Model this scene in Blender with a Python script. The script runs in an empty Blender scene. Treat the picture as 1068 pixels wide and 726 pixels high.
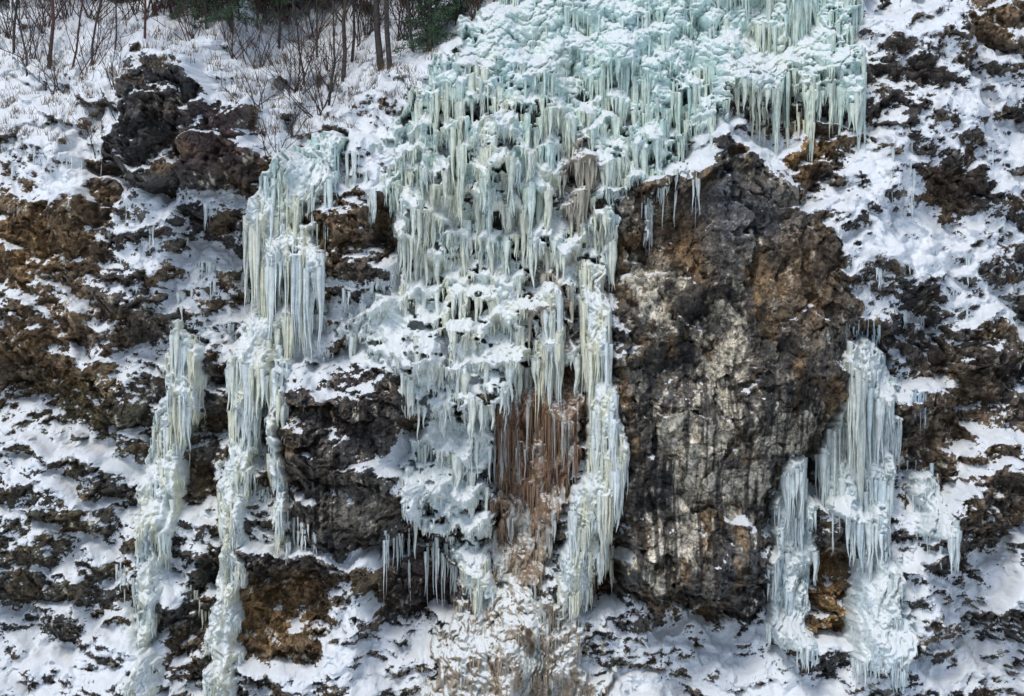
import bpy, numpy as np, math, time
T0=time.time()
rng=np.random.default_rng(7)
F=np.float32
# ------------------------------------------------------------------ noise
TN=256
_a=rng.random((TN,TN))*2*math.pi
GX=np.cos(_a).astype(F).ravel(); GY=np.sin(_a).astype(F).ravel()
RT=[rng.random((TN,TN)).astype(F).ravel() for _ in range(5)]
def pn(x,y,s=0):
    x=x+F(s*17.31+3.3); y=y+F(s*9.77+1.7)
    xi=np.floor(x); yi=np.floor(y); xf=(x-xi).astype(F); yf=(y-yi).astype(F)
    xi=xi.astype(np.int32)&255; yi=yi.astype(np.int32)&255
    x1=(xi+1)&255; y1=(yi+1)&255
    u=xf*xf*xf*(xf*(xf*6-15)+10); w=yf*yf*yf*(yf*(yf*6-15)+10)
    def g(ix,iy,dx,dy):
        k=iy*TN+ix
        return GX[k]*dx+GY[k]*dy
    a=g(xi,yi,xf,yf); b=g(x1,yi,xf-1,yf); c=g(xi,y1,xf,yf-1); d=g(x1,y1,xf-1,yf-1)
    return ((a+u*(b-a))*(1-w)+(c+u*(d-c))*w)*F(1.5)
def fbm(x,y,o=4,s=0,g=0.5):
    r=0;a=1.0
    for i in range(o):
        r=r+a*pn(x*2**i,y*2**i,s+i*3.1); a*=g
    return r
def worley(x,y,s=0):
    x=x+F(s*13.7); y=y+F(s*7.9)
    xi=np.floor(x).astype(np.int32); yi=np.floor(y).astype(np.int32)
    d1=np.full(x.shape,9,F); k1=np.zeros(x.shape,np.int32)
    px=np.zeros(x.shape,F); py=np.zeros(x.shape,F)
    for j in(-1,0,1):
        for i in(-1,0,1):
            k=((yi+j)&255)*TN+((xi+i)&255)
            dx=x-(xi+i+RT[0][k]); dy=y-(yi+j+RT[1][k]); d=dx*dx+dy*dy
            c=d<d1
            d1=np.where(c,d,d1); k1=np.where(c,k,k1)
            px=np.where(c,dx,px); py=np.where(c,dy,py)
    return np.sqrt(d1).astype(F),k1,px.astype(F),py.astype(F)
def facet(x,y,s=0,tilt=1.0,off=0.5,up=0.0):
    d1,k,px,py=worley(x,y,s)
    return (RT[2][k]-.5)*2*off+(RT[3][k]-.5)*2*tilt*px+((RT[4][k]-.5)*2*tilt+up)*py
def ss(a,b,x):
    t=np.clip((x-a)/(b-a),0,1); return t*t*(3-2*t)
def blur(a,r):
    for ax in(0,1):
        for _ in range(2):
            n=2*r+1
            p=np.pad(a,[(r+1,r) if q==ax else (0,0) for q in(0,1)],mode='edge').astype(np.float64)
            c=np.cumsum(p,axis=ax)
            a=((c[n:]-c[:-n]) if ax==0 else (c[:,n:]-c[:,:-n]))/n
    return a.astype(F)
# ------------------------------------------------------------------ layout: survey units (u right, v down), 1 unit = 3 cm
S=0.03; D=70.0; ZC=11.0
def base(z): return np.interp(z,[-3,1.0,3.2,8,14,20,23,27],[-6,-3.2,-2.3,-1.2,0.2,1.9,3.6,7.5]).astype(F)
dx=0.028
xs=np.arange(-19.5,19.5,dx).astype(F); zs=np.arange(-2.6,26.0,dx).astype(F)
NX=len(xs); NZ=len(zs)
X,Z=np.meshgrid(xs,zs)
zline=np.interp(xs,[-20,-15.9,-13,-11.2,-9.6,-8.2,-6.6,-4.5,-2.4,-1,0,20],
                   [16.8,17.2,18.0,19.4,20.0,18.0,17.4,18.6,19.6,21,24,26]).astype(F)[None,:]
extra=np.maximum(0,Z-zline)
extra=np.where(extra<1,extra*extra*.5,extra-.5)*1.0
YM=base(Z.ravel()).reshape(Z.shape)+extra
U=(534+X/(S*(1+YM/D))).astype(F); V=(363-(Z-ZC)/(S*(1+YM/D))).astype(F)
W1=fbm(U/60,V/60,5,1,.6)*14; W2=fbm(U/60,V/60,5,2,.6)*14
UW=U+W1; VW=V+W2
cu=np.arange(-200,1300,4.); cv=np.arange(-260,1000,4.); CU,CV=np.meshgrid(cu,cv)
def sdf(poly):
    d=np.full(CU.shape,1e9); ins=np.zeros(CU.shape,bool); n=len(poly)
    for i in range(n):
        ax,ay=poly[i]; bx,by=poly[(i+1)%n]
        ex,ey=bx-ax,by-ay
        t=np.clip(((CU-ax)*ex+(CV-ay)*ey)/(ex*ex+ey*ey+1e-9),0,1)
        d=np.minimum(d,(CU-ax-t*ex)**2+(CV-ay-t*ey)**2)
        if ay!=by:
            c=((ay>CV)!=(by>CV))&(CU<(bx-ax)*(CV-ay)/(by-ay)+ax); ins^=c
    return np.where(ins,1,-1)*np.sqrt(d)
def samp(a,u,v):
    x=np.clip((u-cu[0])/4,0,len(cu)-1.01); y=np.clip((v-cv[0])/4,0,len(cv)-1.01)
    xi=x.astype(np.int32); yi=y.astype(np.int32); fx=x-xi; fy=y-yi
    return ((a[yi,xi]*(1-fx)+a[yi,xi+1]*fx)*(1-fy)+(a[yi+1,xi]*(1-fx)+a[yi+1,xi+1]*fx)*fy).astype(F)
def pm(poly,f=8,w=1.0):
    return ss(-f,f,samp(sdf(poly),U+W1*w,V+W2*w))
# ------------------------------------------------------------------ polygons
BUTT=[(645,215),(700,165),(760,150),(830,185),(862,250),(880,320),(872,430),(838,470),(800,500),(795,600),(735,625),(650,605),(640,480),(642,330)]
RB=[(318,395),(370,375),(425,400),(408,470),(400,560),(350,575),(310,560),(305,470)]
KNOB=[(135,95),(160,52),(215,52),(238,105),(265,118),(272,165),(215,190),(150,200),(125,150)]
MIDR=[(330,205),(375,190),(405,230),(395,290),(335,285)]
RW=[(945,360),(1010,340),(1080,350),(1090,520),(1010,540),(960,560),(935,470)]
CAVES=[([(385,575),(450,560),(490,600),(470,650),(410,655),(380,620)],1.8),([(600,585),(650,590),(655,645),(600,640)],1.3),
       ([(843,585),(888,580),(888,668),(845,668)],1.2),([(735,622),(765,622),(762,650),(738,652)],.8),([(690,85),(740,90),(735,135),(700,145)],.8),
       ([(200,585),(335,600),(330,690),(190,690)],.8),([(835,468),(860,465),(858,500),(840,500)],.8),([(385,205),(420,215),(415,270),(390,275)],1.2),
       ([(190,395),(235,390),(225,520),(190,540)],.9),([(95,180),(130,180),(128,235),(100,240)],.8)]
A=[(520,-60),(900,-60),(885,40),(888,100),(860,115),(800,95),(760,120),(720,140),(690,185),(662,215),(645,260),(632,290),(600,330),(600,400),(560,420),(535,440),(520,520),(518,600),(500,620),(482,600),(468,570),(412,555),(400,510),(430,450),(420,400),(360,372),(350,335),(405,300),(415,250),(400,190),(385,130),(440,75),(495,25)]
B=[[(255,225),(280,170),(330,136),(362,146),(350,195),(322,225),(318,250),(300,290),(308,330),(292,355),(296,400),(278,440),(264,500),(254,600),(244,760),(212,760),(220,620),(230,500),(240,400),(258,330),(258,270)],
   [(190,330),(216,345),(210,400),(194,480),(188,560),(172,640),(174,760),(145,760),(145,640),(148,560),(140,520),(162,430),(180,370)],
   [(286,350),(308,370),(304,480),(302,580),(286,540),(284,440)],
   [(305,225),(335,235),(348,300),(340,330),(318,310),(305,272)]]
C=[(600,268),(635,280),(640,400),(650,470),(632,560),(622,625),(578,628),(588,550),(610,470),(608,380),(602,330)]
C2=[(478,590),(512,560),(518,625),(488,635)]
C3=[(560,285),(585,290),(590,340),(580,375),(560,390),(545,380),(560,350)]
STAIN=[(535,375),(570,370),(604,385),(612,450),(596,520),(584,560),(574,622),(506,622),(502,560),(518,500),(524,430)]
MOUND=[(490,612),(560,598),(605,640),(650,760),(425,760),(445,690),(465,645)]
DD=[[(873,352),(915,358),(938,400),(930,470),(925,560),(942,640),(938,700),(885,700),(878,640),(892,560),(858,525),(853,470),(868,410)],
    [(818,468),(840,474),(852,540),(852,600),(848,672),(812,678),(796,640),(800,560),(808,500)],
    [(945,490),(975,490),(980,555),(950,560)]]
mBUTT=pm(BUTT,10); mRB=pm(RB,9); mKN=pm(KNOB,8); mMR=pm(MIDR,8); mRW=pm(RW,10)
# ------------------------------------------------------------------ rock relief (h towards camera, metres)
h=2.2*pm(BUTT,28)+1.2*pm(RB,18)+2.0*pm(KNOB,14)+0.8*pm(MIDR,12)+1.0*pm(RW,20)
h+=1.5*fbm(U/200,V/200,3,5)
sx=UW*0.97+VW*0.24; sy=VW*0.97-UW*0.24
h+=0.85*facet(sx/95,sy/75,1,.9,.8,-.2)
h+=0.50*facet(UW/42,sy/30,2,1.0,.8,-.2)*(1-.6*mBUTT)
UQ=U+W1*.5; VQ=V+W2*.5+.25*U; UR=U*.95-V*.3
h+=mBUTT*(.48*facet((U+W1*.6+.15*V)/48,(V+W2*.6)/100,16,1.1,.7)+.24*facet((U+W1*.6+.15*V)/21,(V+W2*.6-.3*U)/38,17,1.1,.7))
h+=.28*facet(UR/24,VQ/17,6,1.1,.8,-.1)*(1-.5*mBUTT)
small=0.18*facet(UQ/12,VW/8,3,1.1,.8)+0.07*facet(U/6,VQ/4.4,4,1.1,.8)+.04*fbm(U/7,V/6,3,9,.7)
h+=small*(1-.55*mBUTT)
for p,a in CAVES: h-=a*pm(p,7)
h-=0.6*ss(.3,.8,pm(STAIN,25))
Y=YM-h
# ------------------------------------------------------------------ snow cover
cov=np.full(U.shape,.57,F)
def setc(m,c):
    global cov
    cov=cov*(1-m)+c*m
def bl(u,v,ru,rv,p=1.0):
    return np.exp(-(((UW-u)/ru)**2+((VW-v)/rv)**2)**1.5)*p
setc(ss(0,2,extra),.86)
for (u,v,ru,rv,c) in [(60,260,90,70,.42),(50,400,90,60,.40),(60,580,110,110,.54),(190,250,60,60,.70),(60,170,80,50,.84),(20,240,40,60,.28),
    (965,70,75,70,.66),(960,230,100,100,.82),(1030,120,60,80,.76),(440,170,70,90,.9),(400,330,60,70,.9),(450,430,60,90,.85),(270,520,60,110,.5),
    (230,400,60,80,.62),(1000,640,110,80,.70),(700,700,110,60,.68),(330,660,110,50,.68),(270,640,60,35,.12),(90,700,120,40,.58),(760,660,90,35,.6),(850,160,35,50,.25),
    (940,90,55,30,.38),(1040,12,50,28,.12),(995,190,28,36,.25),(320,120,40,30,.82),(440,610,50,50,.25),(310,350,40,40,.85)]:
    setc(bl(u,v,ru,rv),c)
setc(mBUTT,.08); setc(mRB,.22); setc(mKN,.34); setc(mMR,.32); setc(mRW,.32)
for p,a in CAVES: setc(pm(p,8),.1)
setc(bl(700,165,50,18),.9);setc(bl(780,150,40,14),.8)
Yb=blur(Y,1); Yb2=blur(Y,5); Yb3=blur(Y,12)
def nz(a): return (a-a.mean())/a.std()
sc=nz(np.gradient(Yb,dx,axis=0))*.9+nz(np.gradient(Yb2,dx,axis=0))*.9+nz(np.gradient(Yb3,dx,axis=0))*.4+nz(Y-Yb3)*.2+nz(fbm(U/15,V/10,5,21,.8))*.85
sc=nz(sc)
thr=(0.5-cov)*3.4
snow=ss(-.3,.3,sc-thr)
sb=blur(snow,1)
Y=Y*(1-.68*sb)+blur(Y,3)*.68*sb - .09*sb - .03*sb*fbm(U/12,V/10,3,30,.6)
print('rock',time.time()-T0)
# ------------------------------------------------------------------ rock tints
col=np.zeros(U.shape+(3,),F); col[:]=(.125,.112,.10)
def tint(m,c):
    m=m[...,None]; col[:]=col*(1-m)+np.array(c,F)*m
n1=fbm(U/50,V/50,5,40,.6)
tint(ss(-.1,.6,n1)*.8,(.20,.135,.07))
tint(ss(.1,.7,-n1)*.75,(.045,.043,.044))
OC=(.31,.19,.08); BR=(.20,.14,.085); GR=(.065,.066,.07); RD=(.10,.05,.042)
for (u,v,ru,rv,c,w) in [(40,250,80,70,OC,.8),(60,370,80,60,OC,.55),(80,440,80,50,(.15,.13,.05),.5),(60,560,80,80,(.12,.105,.06),.6),(285,640,60,45,OC,.9),(300,500,40,60,(.18,.13,.09),.6),
    (868,625,24,45,OC,.95),(830,165,35,35,OC,.9),(1000,450,60,90,BR,.85),(1040,10,40,30,OC,.6),(180,90,55,50,GR,.9),(245,150,35,35,RD,.7),(205,175,30,20,RD,.4),
    (450,610,30,45,RD,.6),(625,615,20,30,(.2,.08,.04),.8),(350,240,45,50,(.24,.15,.07),.8),(370,420,40,50,(.09,.065,.05),.7),(360,520,45,50,(.25,.22,.18),.85),
    (950,90,50,35,(.1,.08,.07),.8),(995,190,28,30,(.11,.075,.05),.8),(720,680,60,30,BR,.5),(1010,580,50,25,(.1,.08,.06),.5),(1000,50,70,30,BR,.4)]:
    tint(bl(u,v,ru,rv,w),c)
tint(mBUTT*.9,(.17,.152,.125))
tint(mBUTT*ss(.05,.5,fbm(U/35,V/60,5,44,.6))*.7,(.25,.155,.07))
tint(mBUTT*ss(.15,.5,fbm(U/24,V/60,5,45,.65))*.8,(.055,.056,.06))
jag=fbm(U/14,V/26,5,46,.7)*.9
for (u,v,ru,rv) in [(752,370,28,52),(730,475,42,58),(815,455,38,32),(765,505,34,28),(700,450,22,34),(690,560,30,44),(680,300,22,44)]:
    b=np.exp(-(((UW-u)/ru)**2+((VW-v)/rv)**2))
    tint(ss(.36,.58,b+jag*.55)*.9,(.66,.60,.48))
tint(mBUTT*bl(700,250,35,40,.6),(.28,.16,.06)); tint(mBUTT*bl(830,290,40,60,.6),(.26,.16,.07)); tint(mBUTT*bl(760,230,45,35,.6),(.12,.14,.17))
st=ss(.1,.4,fbm(U/8,V/150,5,47,.6))
tint(st*.65*(mBUTT*ss(300,450,V)+mRB+.3),(.03,.029,.028))
_,kk,_,_=worley(UR/24,VQ/19,6); col*=(.7+.6*RT[3][kk])[...,None]
# ------------------------------------------------------------------ mesh helpers
def mk(name,verts,quads,mat,attrs=None,colr=None,parent=None,tris=None):
    me=bpy.data.meshes.new(name)
    nv=len(verts); me.vertices.add(nv); me.vertices.foreach_set('co',np.ascontiguousarray(verts,F).ravel())
    nq=len(quads); nt=0 if tris is None else len(tris)
    me.loops.add(nq*4+nt*3); me.polygons.add(nq+nt)
    li=np.asarray(quads,np.int32).ravel(); ls=np.arange(nq,dtype=np.int32)*4
    if nt:
        li=np.concatenate([li,np.asarray(tris,np.int32).ravel()]); ls=np.concatenate([ls,nq*4+np.arange(nt,dtype=np.int32)*3])
    me.loops.foreach_set('vertex_index',li); me.polygons.foreach_set('loop_start',ls)
    me.update(calc_edges=True)
    for k,a in (attrs or {}).items():
        at=me.attributes.new(k,'FLOAT','POINT'); at.data.foreach_set('value',np.ascontiguousarray(a,F).ravel())
    if colr is not None:
        at=me.attributes.new('tint','FLOAT_COLOR','POINT')
        c=np.ones((nv,4),F); c[:,:3]=colr; at.data.foreach_set('color',c.ravel())
    me.materials.append(mat)
    o=bpy.data.objects.new(name,me); bpy.context.scene.collection.objects.link(o)
    if parent: o.parent=parent
    return o
def gridq(mask=None):
    idx=np.arange(NX*NZ,dtype=np.int32).reshape(NZ,NX)
    q=np.stack([idx[:-1,:-1],idx[:-1,1:],idx[1:,1:],idx[1:,:-1]],-1)
    if mask is None: return q.reshape(-1,4)
    m=mask[:-1,:-1]|mask[1:,1:]|mask[1:,:-1]|mask[:-1,1:]
    return q[m]
# ------------------------------------------------------------------ materials
def newmat(n):
    m=bpy.data.materials.new(n); m.use_nodes=True; nt=m.node_tree; nt.nodes.clear()
    o=nt.nodes.new('ShaderNodeOutputMaterial'); b=nt.nodes.new('ShaderNodeBsdfPrincipled')
    nt.links.new(b.outputs[0],o.inputs[0]); return m,nt,b
def N(nt,t,**k):
    n=nt.nodes.new(t)
    for a,v in k.items(): setattr(n,a,v)
    return n
def attr(nt,name):
    return N(nt,'ShaderNodeAttribute',attribute_name=name)
def noise(nt,scale,detail=6,rough=.6,vec=None):
    n=N(nt,'ShaderNodeTexNoise'); n.inputs['Scale'].default_value=scale; n.inputs['Detail'].default_value=detail; n.inputs['Roughness'].default_value=rough
    if vec: nt.links.new(vec,n.inputs['Vector'])
    return n
def mapr(nt,src,a,b,c=0.,d=1.):
    n=N(nt,'ShaderNodeMapRange'); n.inputs[1].default_value=a;n.inputs[2].default_value=b;n.inputs[3].default_value=c;n.inputs[4].default_value=d
    nt.links.new(src,n.inputs[0]); return n.outputs[0]
def math_(nt,op,a,b):
    n=N(nt,'ShaderNodeMath',operation=op)
    for i,x in enumerate((a,b)):
        if isinstance(x,(int,float)): n.inputs[i].default_value=x
        else: nt.links.new(x,n.inputs[i])
    return n.outputs[0]
def mix(nt,f,a,b,bt='MIX'):
    n=N(nt,'ShaderNodeMix',data_type='RGBA',blend_type=bt)
    for i,x in ((0,f),(6,a),(7,b)):
        if isinstance(x,(int,float)): n.inputs[i].default_value=x
        elif isinstance(x,tuple): n.inputs[i].default_value=x
        else: nt.links.new(x,n.inputs[i])
    return n.outputs[2]
def rockmat():
    m,nt,b=newmat('rock_with_snow')
    tc=N(nt,'ShaderNodeTexCoord').outputs['Object']
    t=attr(nt,'tint').outputs['Color']
    n1=noise(nt,3.2,7,.7,tc); n2=noise(nt,12,5,.7,tc)
    f1=mapr(nt,n1.outputs[0],.34,.66,.35,1.8); f2=mapr(nt,n2.outputs[0],.32,.68,.4,1.65)
    f=math_(nt,'MULTIPLY',f1,f2)
    c=mix(nt,1.0,t,f,'MULTIPLY')
    v=N(nt,'ShaderNodeTexVoronoi',feature='DISTANCE_TO_EDGE'); v.inputs['Scale'].default_value=1.5
    wv=N(nt,'ShaderNodeVectorMath',operation='ADD')
    nt.links.new(tc,wv.inputs[0]); nt.links.new(n1.outputs[1],wv.inputs[1]); nt.links.new(wv.outputs[0],v.inputs['Vector'])
    cr=mapr(nt,v.outputs[0],0,.022,.85,0)
    c=mix(nt,cr,c,(.012,.011,.011,1))
    sn=attr(nt,'snow').outputs['Fac']
    s=math_(nt,'ADD',sn,math_(nt,'MULTIPLY',math_(nt,'SUBTRACT',n2.outputs[0],.5),2.4))
    s=math_(nt,'ADD',s,math_(nt,'MULTIPLY',math_(nt,'SUBTRACT',n1.outputs[0],.5),.9))
    sf=mapr(nt,s,.40,.56)
    sc_=mix(nt,n1.outputs[0],(.80,.85,.91,1),(.89,.91,.92,1))
    c=mix(nt,sf,c,sc_)
    nt.links.new(c,b.inputs['Base Color'])
    nt.links.new(mapr(nt,sf,0,1,.5,.75),b.inputs['Roughness'])
    bp=N(nt,'ShaderNodeBump'); bp.inputs['Distance'].default_value=.11
    nt.links.new(mapr(nt,sf,0,1,.9,.38),bp.inputs['Strength'])
    k=math_(nt,'MULTIPLY',cr,-.4)
    hh=math_(nt,'ADD',math_(nt,'ADD',n1.outputs[0],k),math_(nt,'MULTIPLY',n2.outputs[0],.5))
    nt.links.new(hh,bp.inputs['Height']); nt.links.new(bp.outputs[0],b.inputs['Normal'])
    return m
def icemat(name,bump,spec):
    m,nt,b=newmat(name)
    tc=N(nt,'ShaderNodeTexCoord').outputs['Object']
    t=attr(nt,'tint').outputs['Color']
    n1=noise(nt,5,5,.65,tc); n2=noise(nt,12,4,.7,tc)
    f=mapr(nt,n1.outputs[0],.3,.7,.74,1.18)
    c=mix(nt,1.0,t,f,'MULTIPLY')
    g=N(nt,'ShaderNodeNewGeometry'); sp=N(nt,'ShaderNodeSeparateXYZ'); nt.links.new(g.outputs['Normal'],sp.inputs[0])
    sn=attr(nt,'snow').outputs['Fac']
    s=math_(nt,'ADD',math_(nt,'ADD',sp.outputs[2],sn),math_(nt,'MULTIPLY',math_(nt,'SUBTRACT',n2.outputs[0],.5),1.8))
    sf=mapr(nt,s,.42,.80)
    c=mix(nt,sf,c,(.86,.90,.91,1))
    nt.links.new(c,b.inputs['Base Color'])
    nt.links.new(mapr(nt,sf,0,1,spec,.75),b.inputs['Roughness'])
    bp=N(nt,'ShaderNodeBump'); bp.inputs['Strength'].default_value=bump; bp.inputs['Distance'].default_value=.06
    nt.links.new(math_(nt,'ADD',n1.outputs[0],n2.outputs[0]),bp.inputs['Height']); nt.links.new(bp.outputs[0],b.inputs['Normal'])
    return m
MR=rockmat(); MI=icemat('waterfall_ice',.6,.45); MIC=icemat('icicle_ice',.35,.3)
P=np.stack([X,Y,Z],-1).reshape(-1,3)
mk('rock_cliff',P,gridq(),MR,{'snow':snow},col.reshape(-1,3))
print('cliff',time.time()-T0)
# ------------------------------------------------------------------ ICE
MINT=np.array((.56,.77,.72),F); CREAM=np.array((.84,.84,.67),F); PALE=np.array((.80,.87,.85),F)
RUST=np.array((.27,.17,.105),F); OCHRE=np.array((.42,.34,.25),F); BLUE=np.array((.52,.66,.73),F); DEEP=np.array((.17,.27,.27),F); BROWN=np.array((.24,.16,.11),F)
Ybl=blur(YM-h,8)
rag=fbm(U/30,V/36,5,60,.6)
leftness=ss(520,400,U)*ss(60,140,V)
dA=samp(sdf(A),U+W1*.8,V+W2*.8)
MA=ss(-4,12,dA+rag*22-leftness*(4+32*rag))
hole=ss(.44,.66,fbm(U/30,V/22,4,160,.6)+.13)*ss(60,130,V)
MA=MA*(1-hole*.95)
MS=ss(-3,9,samp(sdf(STAIN),U+W1*.8,V+W2*.8)+rag*6); MA=MA*(1-MS)
snowpatch=ss(.12,.42,fbm(U/30,V/17,4,402,.6)+.12*ss(520,420,U)-.05)*ss(70,160,V)
def lumps(u,v,s):
    d1,k,px,py=worley(u,v,s)
    r=np.clip(1-(px*px+py*py)*1.5,0,1); return np.sqrt(r)*(1+.35*py),k
def icesheet(name,M,thick,kind,colfn,snowbias):
    keep=M>.03
    if kind=='cauli':
        low=ss(50,180,V)
        # separate hanging curtains: each column of cells carries its own series of ledges
        _,kc,_,_=worley((U+W1*.8)/30,(V+W2)/150,261); _,kd,_,_=worley((U+W1)/13,(V+W2)/120,262)
        ph=V/(38+10*RT[3][kc])+RT[2][kc]*1.0+RT[2][kd]*.35+fbm(U/24,V/60,3,61,.5)*.35
        fr=ph-np.floor(ph)
        tier=np.where(fr<.42,ss(0,.42,fr),1-ss(.42,.60,fr))
        tier=blur(tier.astype(F),1)
        ampT=.08+.55*low
        l1,k=lumps(UW/25,VW/20,63); l2,_=lumps((U+W2)/11,(V+W1)/9.5,64); l3,_=lumps((U+W2)/5.5,(V+W1)/5,164)
        fl=1-2*np.abs(pn(UW/5.5,V/70,166))
        hh=ampT*tier+(.62-.40*low)*l1+(.26-.13*low)*l2+(.11-.05*low)*l3+.10*fl*low+.5*fbm(U/110,V/110,3,66)
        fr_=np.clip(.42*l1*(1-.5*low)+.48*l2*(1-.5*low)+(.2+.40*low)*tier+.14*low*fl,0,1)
    elif kind=='curtain':
        a=pn(UW/10,V/180,67); b_=pn(UW/4.5,V/90,68); l1,_=lumps(UW/15,VW/36,168); l2,_=lumps(UQ/7,VW/16,69)
        hh=.28*(1-np.abs(a)*2)+.13*(1-np.abs(b_)*2)+.24*l1+.12*l2+.12*fbm(U/12,V/30,3,70)
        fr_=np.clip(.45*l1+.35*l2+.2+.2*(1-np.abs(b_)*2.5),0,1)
    else:
        a=pn((UW-540)/7,V/80,71); l1,_=lumps(UW/16,VW/20,173); l2,_=lumps(UQ/6,VW/14,72)
        hh=.22*(1-np.abs(a)*2)+.25*l1+.14*l2+.1*fbm(U/14,V/14,3,73)
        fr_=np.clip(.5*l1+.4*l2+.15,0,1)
    YI=Ybl-(thick*M-.65*(1-M))-hh*M
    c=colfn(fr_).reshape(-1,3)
    verts=np.stack([X,YI,Z],-1).reshape(-1,3)
    q=gridq(keep)
    used=np.zeros(NX*NZ,bool); used[q.ravel()]=True
    remap=np.cumsum(used)-1
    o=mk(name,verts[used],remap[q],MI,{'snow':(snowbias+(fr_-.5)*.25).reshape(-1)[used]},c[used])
    return YI,o
def lerp(a,b,m): return a*(1-m[...,None])+b*m[...,None]
upst=ss(.3,.7,np.maximum(bl(605,190,22,60),bl(575,310,26,60))+rag*.3)
def colA(f):
    c=np.zeros(U.shape+(3,),F); c[:]=PALE
    c=lerp(c,MINT,ss(330,100,V+rag*60)*.85)
    c=lerp(c,CREAM,np.clip(bl(520,180,130,140)+bl(500,300,110,90)+bl(800,80,60,70),0,1)*ss(-.2,.5,fbm(U/20,V/40,4,80)+.15)*.75)
    c=lerp(c,BLUE,ss(.1,.6,fbm(U/40,V/30,4,83))*.35)
    c=lerp(c,BROWN,upst*.8)
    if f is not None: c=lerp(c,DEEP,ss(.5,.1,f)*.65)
    return c
sA=.06+.16*ss(180,420,V)+.15*leftness+.15*rag-.25*upst+.65*snowpatch
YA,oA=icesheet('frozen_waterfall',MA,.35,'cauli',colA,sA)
MC=0
for p in(C,C2,C3): MC=np.maximum(MC,ss(-3,9,samp(sdf(p),U+W1*.4,V+W2*.4)+rag*5))
def colC(f):
    c=np.zeros(U.shape+(3,),F); c[:]=CREAM*.97
    c=lerp(c,PALE,ss(-.35,.3,fbm(U/9,V/50,3,82)))
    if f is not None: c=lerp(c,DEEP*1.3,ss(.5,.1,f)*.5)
    return c
YC,oC=icesheet('frozen_ice_column',MC,.85,'curtain',colC,np.full(U.shape,.04,F)+.2*rag)
MB=np.zeros(U.shape,F)
for p in B: MB=np.maximum(MB,ss(-3,8,samp(sdf(p),U+W1*.45,V+W2*.35)+rag*7))
def colB(f):
    c=colC(f); c=lerp(c,MINT*.95,ss(230,150,V)*.8); c=lerp(c,BLUE,ss(.2,.6,fbm(U/14,V/30,3,84))*.3); return c
YB,oB=icesheet('frozen_waterfall',MB,.80,'curtain',colB,np.zeros(U.shape,F)+.04+.30*ss(330,200,V)+.25*rag)
MD=np.zeros(U.shape,F)
for p in DD: MD=np.maximum(MD,ss(-3,8,samp(sdf(p),U+W1*.4,V+W2*.3)+rag*6))
def colD(f):
    c=np.zeros(U.shape+(3,),F); c[:]=PALE*.95
    c=lerp(c,BLUE,ss(-.1,.5,fbm(U/12,V/60,3,85))*.5); c=lerp(c,CREAM,ss(900,880,U)*ss(520,420,V)*ss(850,865,U)*.5)
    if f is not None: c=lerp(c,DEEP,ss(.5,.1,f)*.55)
    return c
YD,oD=icesheet('frozen_waterfall',MD,.65,'curtain',colD,np.zeros(U.shape,F)+.04+.15*rag)
MM=ss(-4,14,samp(sdf(MOUND),U+W1*.8,V+W2*.8)+rag*16)
M2=np.maximum(MS,MM)
def colS(f):
    c=np.zeros(U.shape+(3,),F); c[:]=RUST
    c=lerp(c,np.array((.16,.085,.045),F),ss(-.1,.5,fbm(U/8,V/70,4,86)))
    c=lerp(c,OCHRE,ss(520,620,V+rag*40)); c=lerp(c,PALE*.9,ss(.0,.5,fbm(U/9,V/50,4,87))*ss(460,620,V)*.7)
    c=lerp(c,PALE*.9,ss(.25,.55,fbm(U/6,V/50,4,88,.6))*.5)
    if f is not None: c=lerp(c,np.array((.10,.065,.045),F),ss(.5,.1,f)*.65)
    return c
YS,oS=icesheet('stained_ice_flow',M2,.42,'flow',colS,np.zeros(U.shape,F)-.38*MS*(1-MM)-.08*MM+.25*rag*MM)
print('ice sheets',time.time()-T0)
# ------------------------------------------------------------------ icicles
def icicles(name,root,L,r,c,parent=None,sides=6,rings=7,tap=.95,seed=0,frost=.12):
    g=np.random.default_rng(seed); n=len(root)
    t=np.linspace(0,1,rings)[None,:]; th=np.linspace(0,2*math.pi,sides,endpoint=False)[None,None,:]
    prof=np.clip(1-t,0.02,1)**(tap*(.6+.7*g.random((n,1))))*(1+.18*np.sin(t*10+g.random((n,1))*6.3)*(t>0.02))
    R=(r[:,None]*prof)[...,None]*(1+.25*np.sin(th*2+g.random((n,1,1))*6.3+t[...,None]*3))
    ph=g.random((n,1))*6.3; am=r[:,None]*.6*t
    cx=root[:,0,None]+am*np.sin(t*6+ph); cy=root[:,1,None]+am*np.cos(t*5+ph); cz=root[:,2,None]-L[:,None]*t
    vx=cx[...,None]+R*np.cos(th); vy=cy[...,None]+R*np.sin(th); vz=np.broadcast_to(cz[...,None],vx.shape)
    v=np.stack([vx,vy,vz],-1).reshape(-1,3)
    i=np.arange(rings-1)[:,None]*sides; j=np.arange(sides)[None,:]; j2=(j+1)%sides
    q=np.stack([i+j,i+sides+j,i+sides+j2,i+j2],-1).reshape(-1,4)
    q=(q[None]+(np.arange(n)*rings*sides)[:,None,None]).reshape(-1,4)
    cc=np.repeat(c,rings*sides,axis=0)
    return mk(name,v,q,MIC,{'snow':np.repeat(g.uniform(-.2,frost+.28,n),rings*sides)},cc,parent)
def pick(weight,n,seed):
    g=np.random.default_rng(seed); w=weight.ravel().astype(np.float64); cs=np.cumsum(w)
    return np.minimum(np.searchsorted(cs,g.random(n)*cs[-1]),len(w)-1)
CL=ss(.0,.5,fbm(U/17,V/13,3,260,.7))
CLs=.30+1.4*ss(-.4,.6,fbm(U/26,V/26,4,261,.7))
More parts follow.
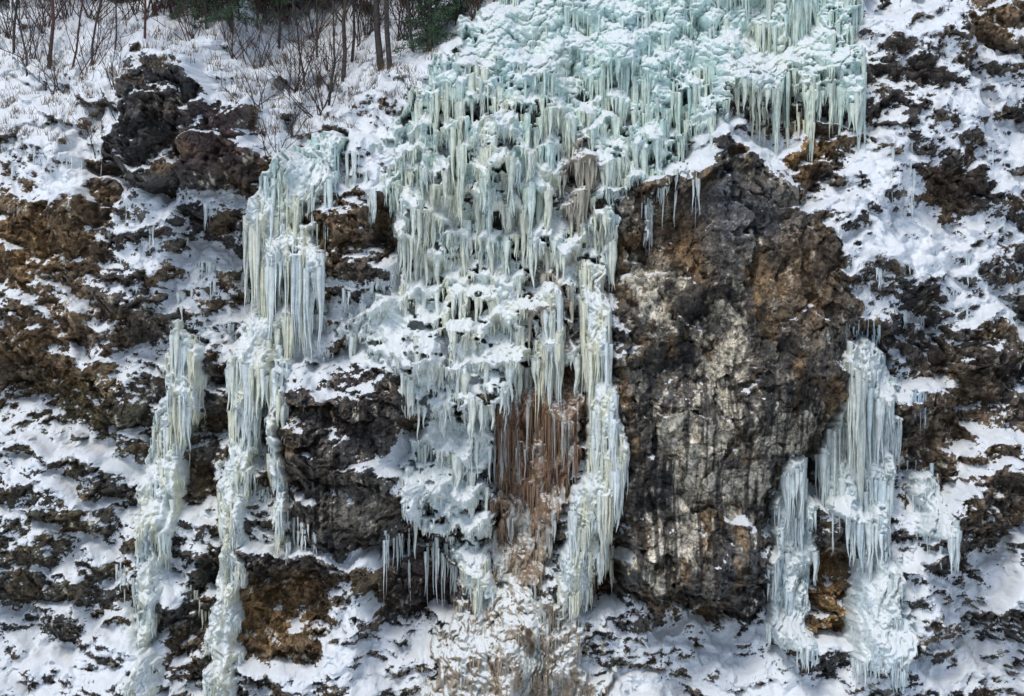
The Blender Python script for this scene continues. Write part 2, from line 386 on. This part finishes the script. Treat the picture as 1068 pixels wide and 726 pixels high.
def hang(parent,YI,M,colarr,n,Lr,rr,seed,thr0=.15,dens=None,tint_c=None,tm=.5,base_w=.0,out=.03,bright=(.86,1.12),frost=.12):
    g=np.random.default_rng(seed)
    ov=-np.gradient(blur(YI,1),dx,axis=0)
    w=(np.clip(ov-thr0,0,1.5)+base_w)*(M>.5)*(U>-60)*(U<1130)*(V>-60)*(V<790)*(CL+.06)
    if dens is not None: w=w*dens
    k=pick(w,n,seed); i,j=np.unravel_index(k,U.shape)
    L=(Lr[0]+(Lr[1]-Lr[0])*g.random(n)**2.0)*CLs[i,j]
    r=(rr[0]+(rr[1]-rr[0])*g.random(n)**1.5)*np.clip(L/(Lr[1]*.4),.5,1.3)
    root=np.stack([X[i,j]+g.normal(0,.01,n),YI[i,j]+r*.3-out,Z[i,j]+.06],-1)
    c=colarr[i,j]
    if tint_c is not None:
        m=(g.random(n)*tm)[:,None]; c=c*(1-m)+tint_c*m
    c=c*(bright[0]+(bright[1]-bright[0])*g.random((n,1)))
    return icicles('icicles',root,L,r,c,parent,seed=seed,frost=frost)
ca=colA(None)
hang(oA,YA,MA,ca,9500,(.15,1.1),(.024,.07),11,.35,dens=(.22+ss(60,130,V)+.9*ss(780,820,U))*(1-.8*snowpatch),tint_c=CREAM,tm=.6)
hang(oA,YA,MA,ca,1100,(.7,2.0),(.045,.10),12,.6,tint_c=CREAM,tm=.7,dens=(ss(50,110,V)*ss(560,460,V)+ss(760,800,U))*(1-.8*snowpatch))
hang(oC,YC,MC,colC(None),750,(.4,2.3),(.03,.09),13,0.1,base_w=.08)
hang(oB,YB,MB,colB(None),1500,(.3,1.9),(.03,.09),14,0.1,base_w=.06,dens=.45+.55*ss(240,330,V))
hang(oD,YD,MD,colD(None),1300,(.4,2.2),(.03,.09),15,0.1,base_w=.07)
hang(oS,YS,M2,colS(None),1900,(.15,1.1),(.02,.05),16,0.1,base_w=.05,frost=-.1)
hang(None,Y,snow*(cov>.45)*(extra<.1)*(V>150),np.broadcast_to(PALE,U.shape+(3,)),3400,(.1,.75),(.018,.05),17,.8,dens=bl(300,400,190,330)+bl(430,250,120,300)+.4*bl(960,420,60,120)+.03)
def surfY(u,v):
    y=0.
    for _ in range(4):
        x=(u-534)*S*(1+y/D); z=ZC+(363-v)*S*(1+y/D)
        j=int(np.clip(round((x-xs[0])/dx),0,NX-1)); i=int(np.clip(round((z-zs[0])/dx),0,NZ-1)); y=float(Y[i,j])
    return x,y,z
root=[];LL=[];rr=[];cc=[]
g=np.random.default_rng(5)
for (u0,v0,u1,v1,n,l0,l1,c) in [(400,560,480,575,70,.5,2.4,PALE),(470,575,512,565,60,.8,2.0,PALE),(590,620,640,575,30,.4,1.3,CREAM),(670,215,682,215,14,.5,1.6,PALE),
    (722,185,730,190,5,.6,2.2,PALE*.85),(765,10,885,60,110,.6,2.8,CREAM),(880,340,925,350,24,.3,.8,BLUE),(935,400,970,420,22,.4,1.4,BLUE),(945,490,980,500,24,.4,1.2,BLUE),
    (400,190,470,120,70,.3,1.,CREAM),(250,490,330,560,50,.3,1.1,PALE),(190,600,220,640,16,.4,1.0,CREAM),(440,460,520,470,60,.4,1.3,PALE),
    (120,590,150,620,24,.3,1.1,PALE),(320,330,345,340,20,.3,.9,PALE),(780,110,850,130,60,.3,1.4,CREAM),(270,285,330,270,50,.5,2.2,CREAM),(470,450,525,440,70,.8,2.4,PALE)]:
    for q in range(n):
        t=g.random(); x,y,z=surfY(u0+(u1-u0)*t+g.normal(0,1.5),v0+(v1-v0)*t+g.normal(0,5))
        l=l0+(l1-l0)*g.random()**1.8
        root.append((x,y-.10,z+.05)); LL.append(l); rr.append(.02+.045*g.random()*min(1,l)); cc.append(c*(.8+.3*g.random()))
icicles('icicles',np.array(root),np.array(LL),np.array(rr),np.array(cc),seed=3)
print('icicles',time.time()-T0)
# ------------------------------------------------------------------ vegetation
def simplemat(n,c1,c2,scale=8,rough=.85):
    m,nt,b=newmat(n); tc=N(nt,'ShaderNodeTexCoord').outputs['Object']
    nn=noise(nt,scale,4,.65,tc); c=mix(nt,mapr(nt,nn.outputs[0],.35,.65),c1+(1,),c2+(1,))
    nt.links.new(c,b.inputs['Base Color']); b.inputs['Roughness'].default_value=rough; return m
MBARK=simplemat('bark',(.025,.02,.018),(.085,.07,.06)); MBARK2=simplemat('reddish_bark',(.04,.022,.018),(.10,.05,.038))
MNEED=simplemat('conifer_needles',(.02,.05,.028),(.08,.14,.07),20); MGRASS=simplemat('dry_grass',(.08,.055,.03),(.20,.14,.08),20)
def tubes(name,segs,mat,sides=5):
    s=np.array(segs,F); p0=s[:,:3]; p1=s[:,3:6]; r0=s[:,6]; r1=s[:,7]
    d=p1-p0; d/=np.linalg.norm(d,axis=1,keepdims=True)+1e-9
    ref=np.where(np.abs(d[:,2:3])>.9,np.array([[1,0,0]],F),np.array([[0,0,1]],F))
    a=np.cross(d,ref); a/=np.linalg.norm(a,axis=1,keepdims=True)+1e-9; b=np.cross(d,a)
    th=np.linspace(0,2*math.pi,sides,endpoint=False)
    ring=a[:,None]*np.cos(th)[None,:,None]+b[:,None]*np.sin(th)[None,:,None]
    v=np.concatenate([p0[:,None]+ring*r0[:,None,None],p1[:,None]+ring*r1[:,None,None]],1).reshape(-1,3)
    j=np.arange(sides); j2=(j+1)%sides
    q=np.stack([j,j2,j2+sides,j+sides],-1)
    q=(q[None]+(np.arange(len(s))*2*sides)[:,None,None]).reshape(-1,4)
    return mk(name,v,q,mat)
def grow(segs,p,d,L,r,lvl,g,maxl,nb=4,up=.25):
    n=5 if lvl==0 else 4
    for i in range(n):
        d=d+g.normal(0,.10+.05*lvl,3)+np.array([0,0,up*.25]); d/=np.linalg.norm(d)
        q=p+d*L/n; r1=r*(1-.16-.04*lvl)
        segs.append((*p,*q,r,r1)); p=q; r=r1
        if lvl<maxl and (i>0 or lvl>0):
            for _ in range(nb if lvl else nb//2+1):
                if g.random()<.75:
                    a=g.normal(0,1,3); a-=a.dot(d)*d; a/=np.linalg.norm(a)+1e-9
                    e=d*.65+a*.75+np.array([0,0,up]); e/=np.linalg.norm(e)
                    grow(segs,p,e,L*g.uniform(.32,.55),max(r*.5,.009),lvl+1,g,maxl,max(2,nb-1),up)
def tree(u,v,H,r,seed,name='bare_tree',mat=None,maxl=2):
    x,y,z=surfY(u,v); g=np.random.default_rng(seed); segs=[]
    grow(segs,np.array([x,y+.05,z-.25]),np.array([0,0,1.]),H,r,0,g,maxl)
    return tubes(name,segs,mat or MBARK)
for i,(u,v,H,r) in enumerate([(398,72,7,.13),(407,70,7.5,.10),(357,85,6,.09),(366,65,6,.06),(290,50,6,.06),(330,60,5,.045),(48,88,6,.09),(12,60,6,.06),(72,75,5,.045),(118,60,5,.04),(150,40,5,.05),(215,30,6,.05),(432,55,5,.06),(470,20,5,.06),(250,20,5,.05),(342,110,4,.05),(318,95,4,.045),(95,70,5,.05),(28,80,5,.05)]):
    tree(u,v,H,r,100+i,mat=MBARK2 if i in(6,8,10) else MBARK)
def shrub(u,v,H,seed,n=9,mat=None,spread=.5):
    x,y,z=surfY(u,v); g=np.random.default_rng(seed); segs=[]
    for k in range(n):
        d=np.array([g.normal(0,spread),g.normal(0,spread*.6),1.]); d/=np.linalg.norm(d)
        grow(segs,np.array([x+g.normal(0,.15),y,z-.1]),d,H*g.uniform(.6,1.1),.02,0,g,1,3,.3)
    return tubes('bare_shrub',segs,mat or MBARK2,4)
SH=[(335,120,2.6,14),(310,95,2.2,14),(345,95,2,12),(270,70,2,9),(285,165,1.5,6),(240,60,1.6,8),(325,40,2.4,12),(375,45,2.2,9),(90,75,2.3,9),(60,95,2,8),(30,60,2.4,9),(120,90,1.8,6),(140,140,1.8,4),(105,170,1.5,4),(200,40,2,9),(180,20,2.,10),(228,195,1.3,4),(420,40,2.4,12),(455,40,2,10),(128,210,1.8,3),(300,20,2.2,12),(10,40,2.4,12),(150,20,2.2,12),(485,15,1.8,9),(300,140,1.6,8),(265,110,1.3,6)]
g=np.random.default_rng(9)
for k in range(44): SH.append((g.uniform(-20,500),g.uniform(-30,34),g.uniform(1.4,2.6),12))
for i,(u,v,H,n) in enumerate(SH): shrub(u,v,H,300+i,n,MBARK if i%3==0 else MBARK2,.55)
def conifer(u,v,H,seed):
    x,y,z=surfY(u,v); g=np.random.default_rng(seed)
    e=bpy.data.objects.new('conifer_tree',None); bpy.context.scene.collection.objects.link(e)
    segs=[]; V_=[];Q=[]
    for i in range(8): segs.append((x,y,z-.3+H*i/8,x,y,z-.3+H*(i+1)/8,.13*(1-i/8.5),.13*(1-(i+1)/8.5)))
    n=int(H*26)
    for k in range(n):
        t=(k+g.random())/n; zz=z+H*(.04+.95*t); R=(1-t)*H*.27*g.uniform(.7,1.1)+.1; a=g.random()*6.283
        dr=np.array([math.cos(a),math.sin(a),-.22+.4*t]); pr=np.array([x,y,zz]); segs.append((*pr,*(pr+dr*R),.02,.006))
        m=int(18+R*36)
        for q in range(m):
            w=g.random()**.7; c=pr+dr*R*w+g.normal(0,.05+.06*(1-w),3); dd=dr*.5+g.normal(0,.55,3)+np.array([0,0,-.25]); dd/=np.linalg.norm(dd)
            sd=np.cross(dd,g.normal(0,1,3)); sd/=np.linalg.norm(sd)+1e-9; l=g.uniform(.10,.22); b=len(V_)
            V_+= [c-sd*.02,c+sd*.02,c+dd*l]; Q.append((b,b+1,b+2))
    o=tubes('trunk',segs,MBARK); o.parent=e
    mk('needles',np.array(V_),np.zeros((0,4),np.int32),MNEED,parent=e,tris=Q)
for i,(u,v,H) in enumerate([(205,20,4),(240,26,4.5),(275,18,5),(448,52,3.8),(478,24,4.),(180,5,5),(310,5,5),(345,0,6),(120,0,5),(60,-5,5),(425,0,6),(0,0,5),(505,-10,4)]): conifer(u,v,H,500+i)
V_=[];Q=[];g=np.random.default_rng(77)
for k in range(700):
    u=g.uniform(-20,460); v=g.uniform(-10,180)
    x,y,z=surfY(u,v)
    if z<np.interp(x,xs,zline[0])-.3: continue
    for b_ in range(14):
        c=np.array([x+g.normal(0,.14),y+g.normal(0,.05),z-.03]); t=c+np.array([g.normal(0,.12),g.normal(0,.12)-.05,g.uniform(.12,.42)]); b=len(V_)
        V_+=[c-np.array([.009,0,0]),c+np.array([.009,0,0]),t]; Q.append((b,b+1,b+2))
mk('dry_grass',np.array(V_),np.zeros((0,4),np.int32),MGRASS,tris=Q)
# ------------------------------------------------------------------ ground and upper plateau
ms,nt,b=newmat('snow'); tc=N(nt,'ShaderNodeTexCoord').outputs['Object']; nn=noise(nt,1.5,8,.6,tc)
nt.links.new(mix(nt,nn.outputs[0],(.76,.8,.86,1),(.86,.87,.89,1)),b.inputs['Base Color']); b.inputs['Roughness'].default_value=.75
bp=N(nt,'ShaderNodeBump'); bp.inputs['Distance'].default_value=.3; nt.links.new(nn.outputs[0],bp.inputs['Height']); nt.links.new(bp.outputs[0],b.inputs['Normal'])
def sheet(name,x0,x1,y0,y1,zf,n=60):
    gx,gy=np.meshgrid(np.linspace(x0,x1,n),np.linspace(y0,y1,n)); gz=zf(gx,gy)
    idx=np.arange(n*n).reshape(n,n); q=np.stack([idx[:-1,:-1],idx[:-1,1:],idx[1:,1:],idx[1:,:-1]],-1).reshape(-1,4)
    return mk(name,np.stack([gx,gy,gz],-1).reshape(-1,3),q,ms)
sheet('snow_ground',-400,400,-400,6,lambda x,y:-2.5+.0*x)
sheet('snow_hill',-200,200,9,300,lambda x,y:24.0+(y-9)*.25)
# ------------------------------------------------------------------ light, world, camera
w=bpy.data.worlds.new('World'); bpy.context.scene.world=w; w.use_nodes=True; nt=w.node_tree
bg=nt.nodes['Background']; sk=nt.nodes.new('ShaderNodeTexSky'); sk.sky_type='NISHITA'; sk.sun_disc=False
EL=58; AZ=205
sk.sun_elevation=math.radians(EL); sk.sun_rotation=math.radians(AZ); nt.links.new(sk.outputs[0],bg.inputs[0]); bg.inputs[1].default_value=.125
sl=bpy.data.lights.new('sun','SUN'); sl.energy=1.8; sl.angle=math.radians(22); sl.color=(1,.96,.89)
so=bpy.data.objects.new('sun',sl); bpy.context.scene.collection.objects.link(so)
from mathutils import Vector
dirv=Vector((math.sin(math.radians(AZ))*math.cos(math.radians(EL)),math.cos(math.radians(AZ))*math.cos(math.radians(EL)),math.sin(math.radians(EL))))
so.rotation_euler=dirv.to_track_quat('Z','Y').to_euler()
cam=bpy.data.cameras.new('camera'); cam.lens=36*D/(1068*S); cam.sensor_width=36; cam.clip_end=2000
co=bpy.data.objects.new('camera',cam); co.location=(0,-D,ZC); co.rotation_euler=(math.radians(90),0,0)
bpy.context.scene.collection.objects.link(co); bpy.context.scene.camera=co
sc_=bpy.context.scene; sc_.view_settings.view_transform='Standard'; sc_.view_settings.look='None'; sc_.view_settings.exposure=0
print('done',time.time()-T0)
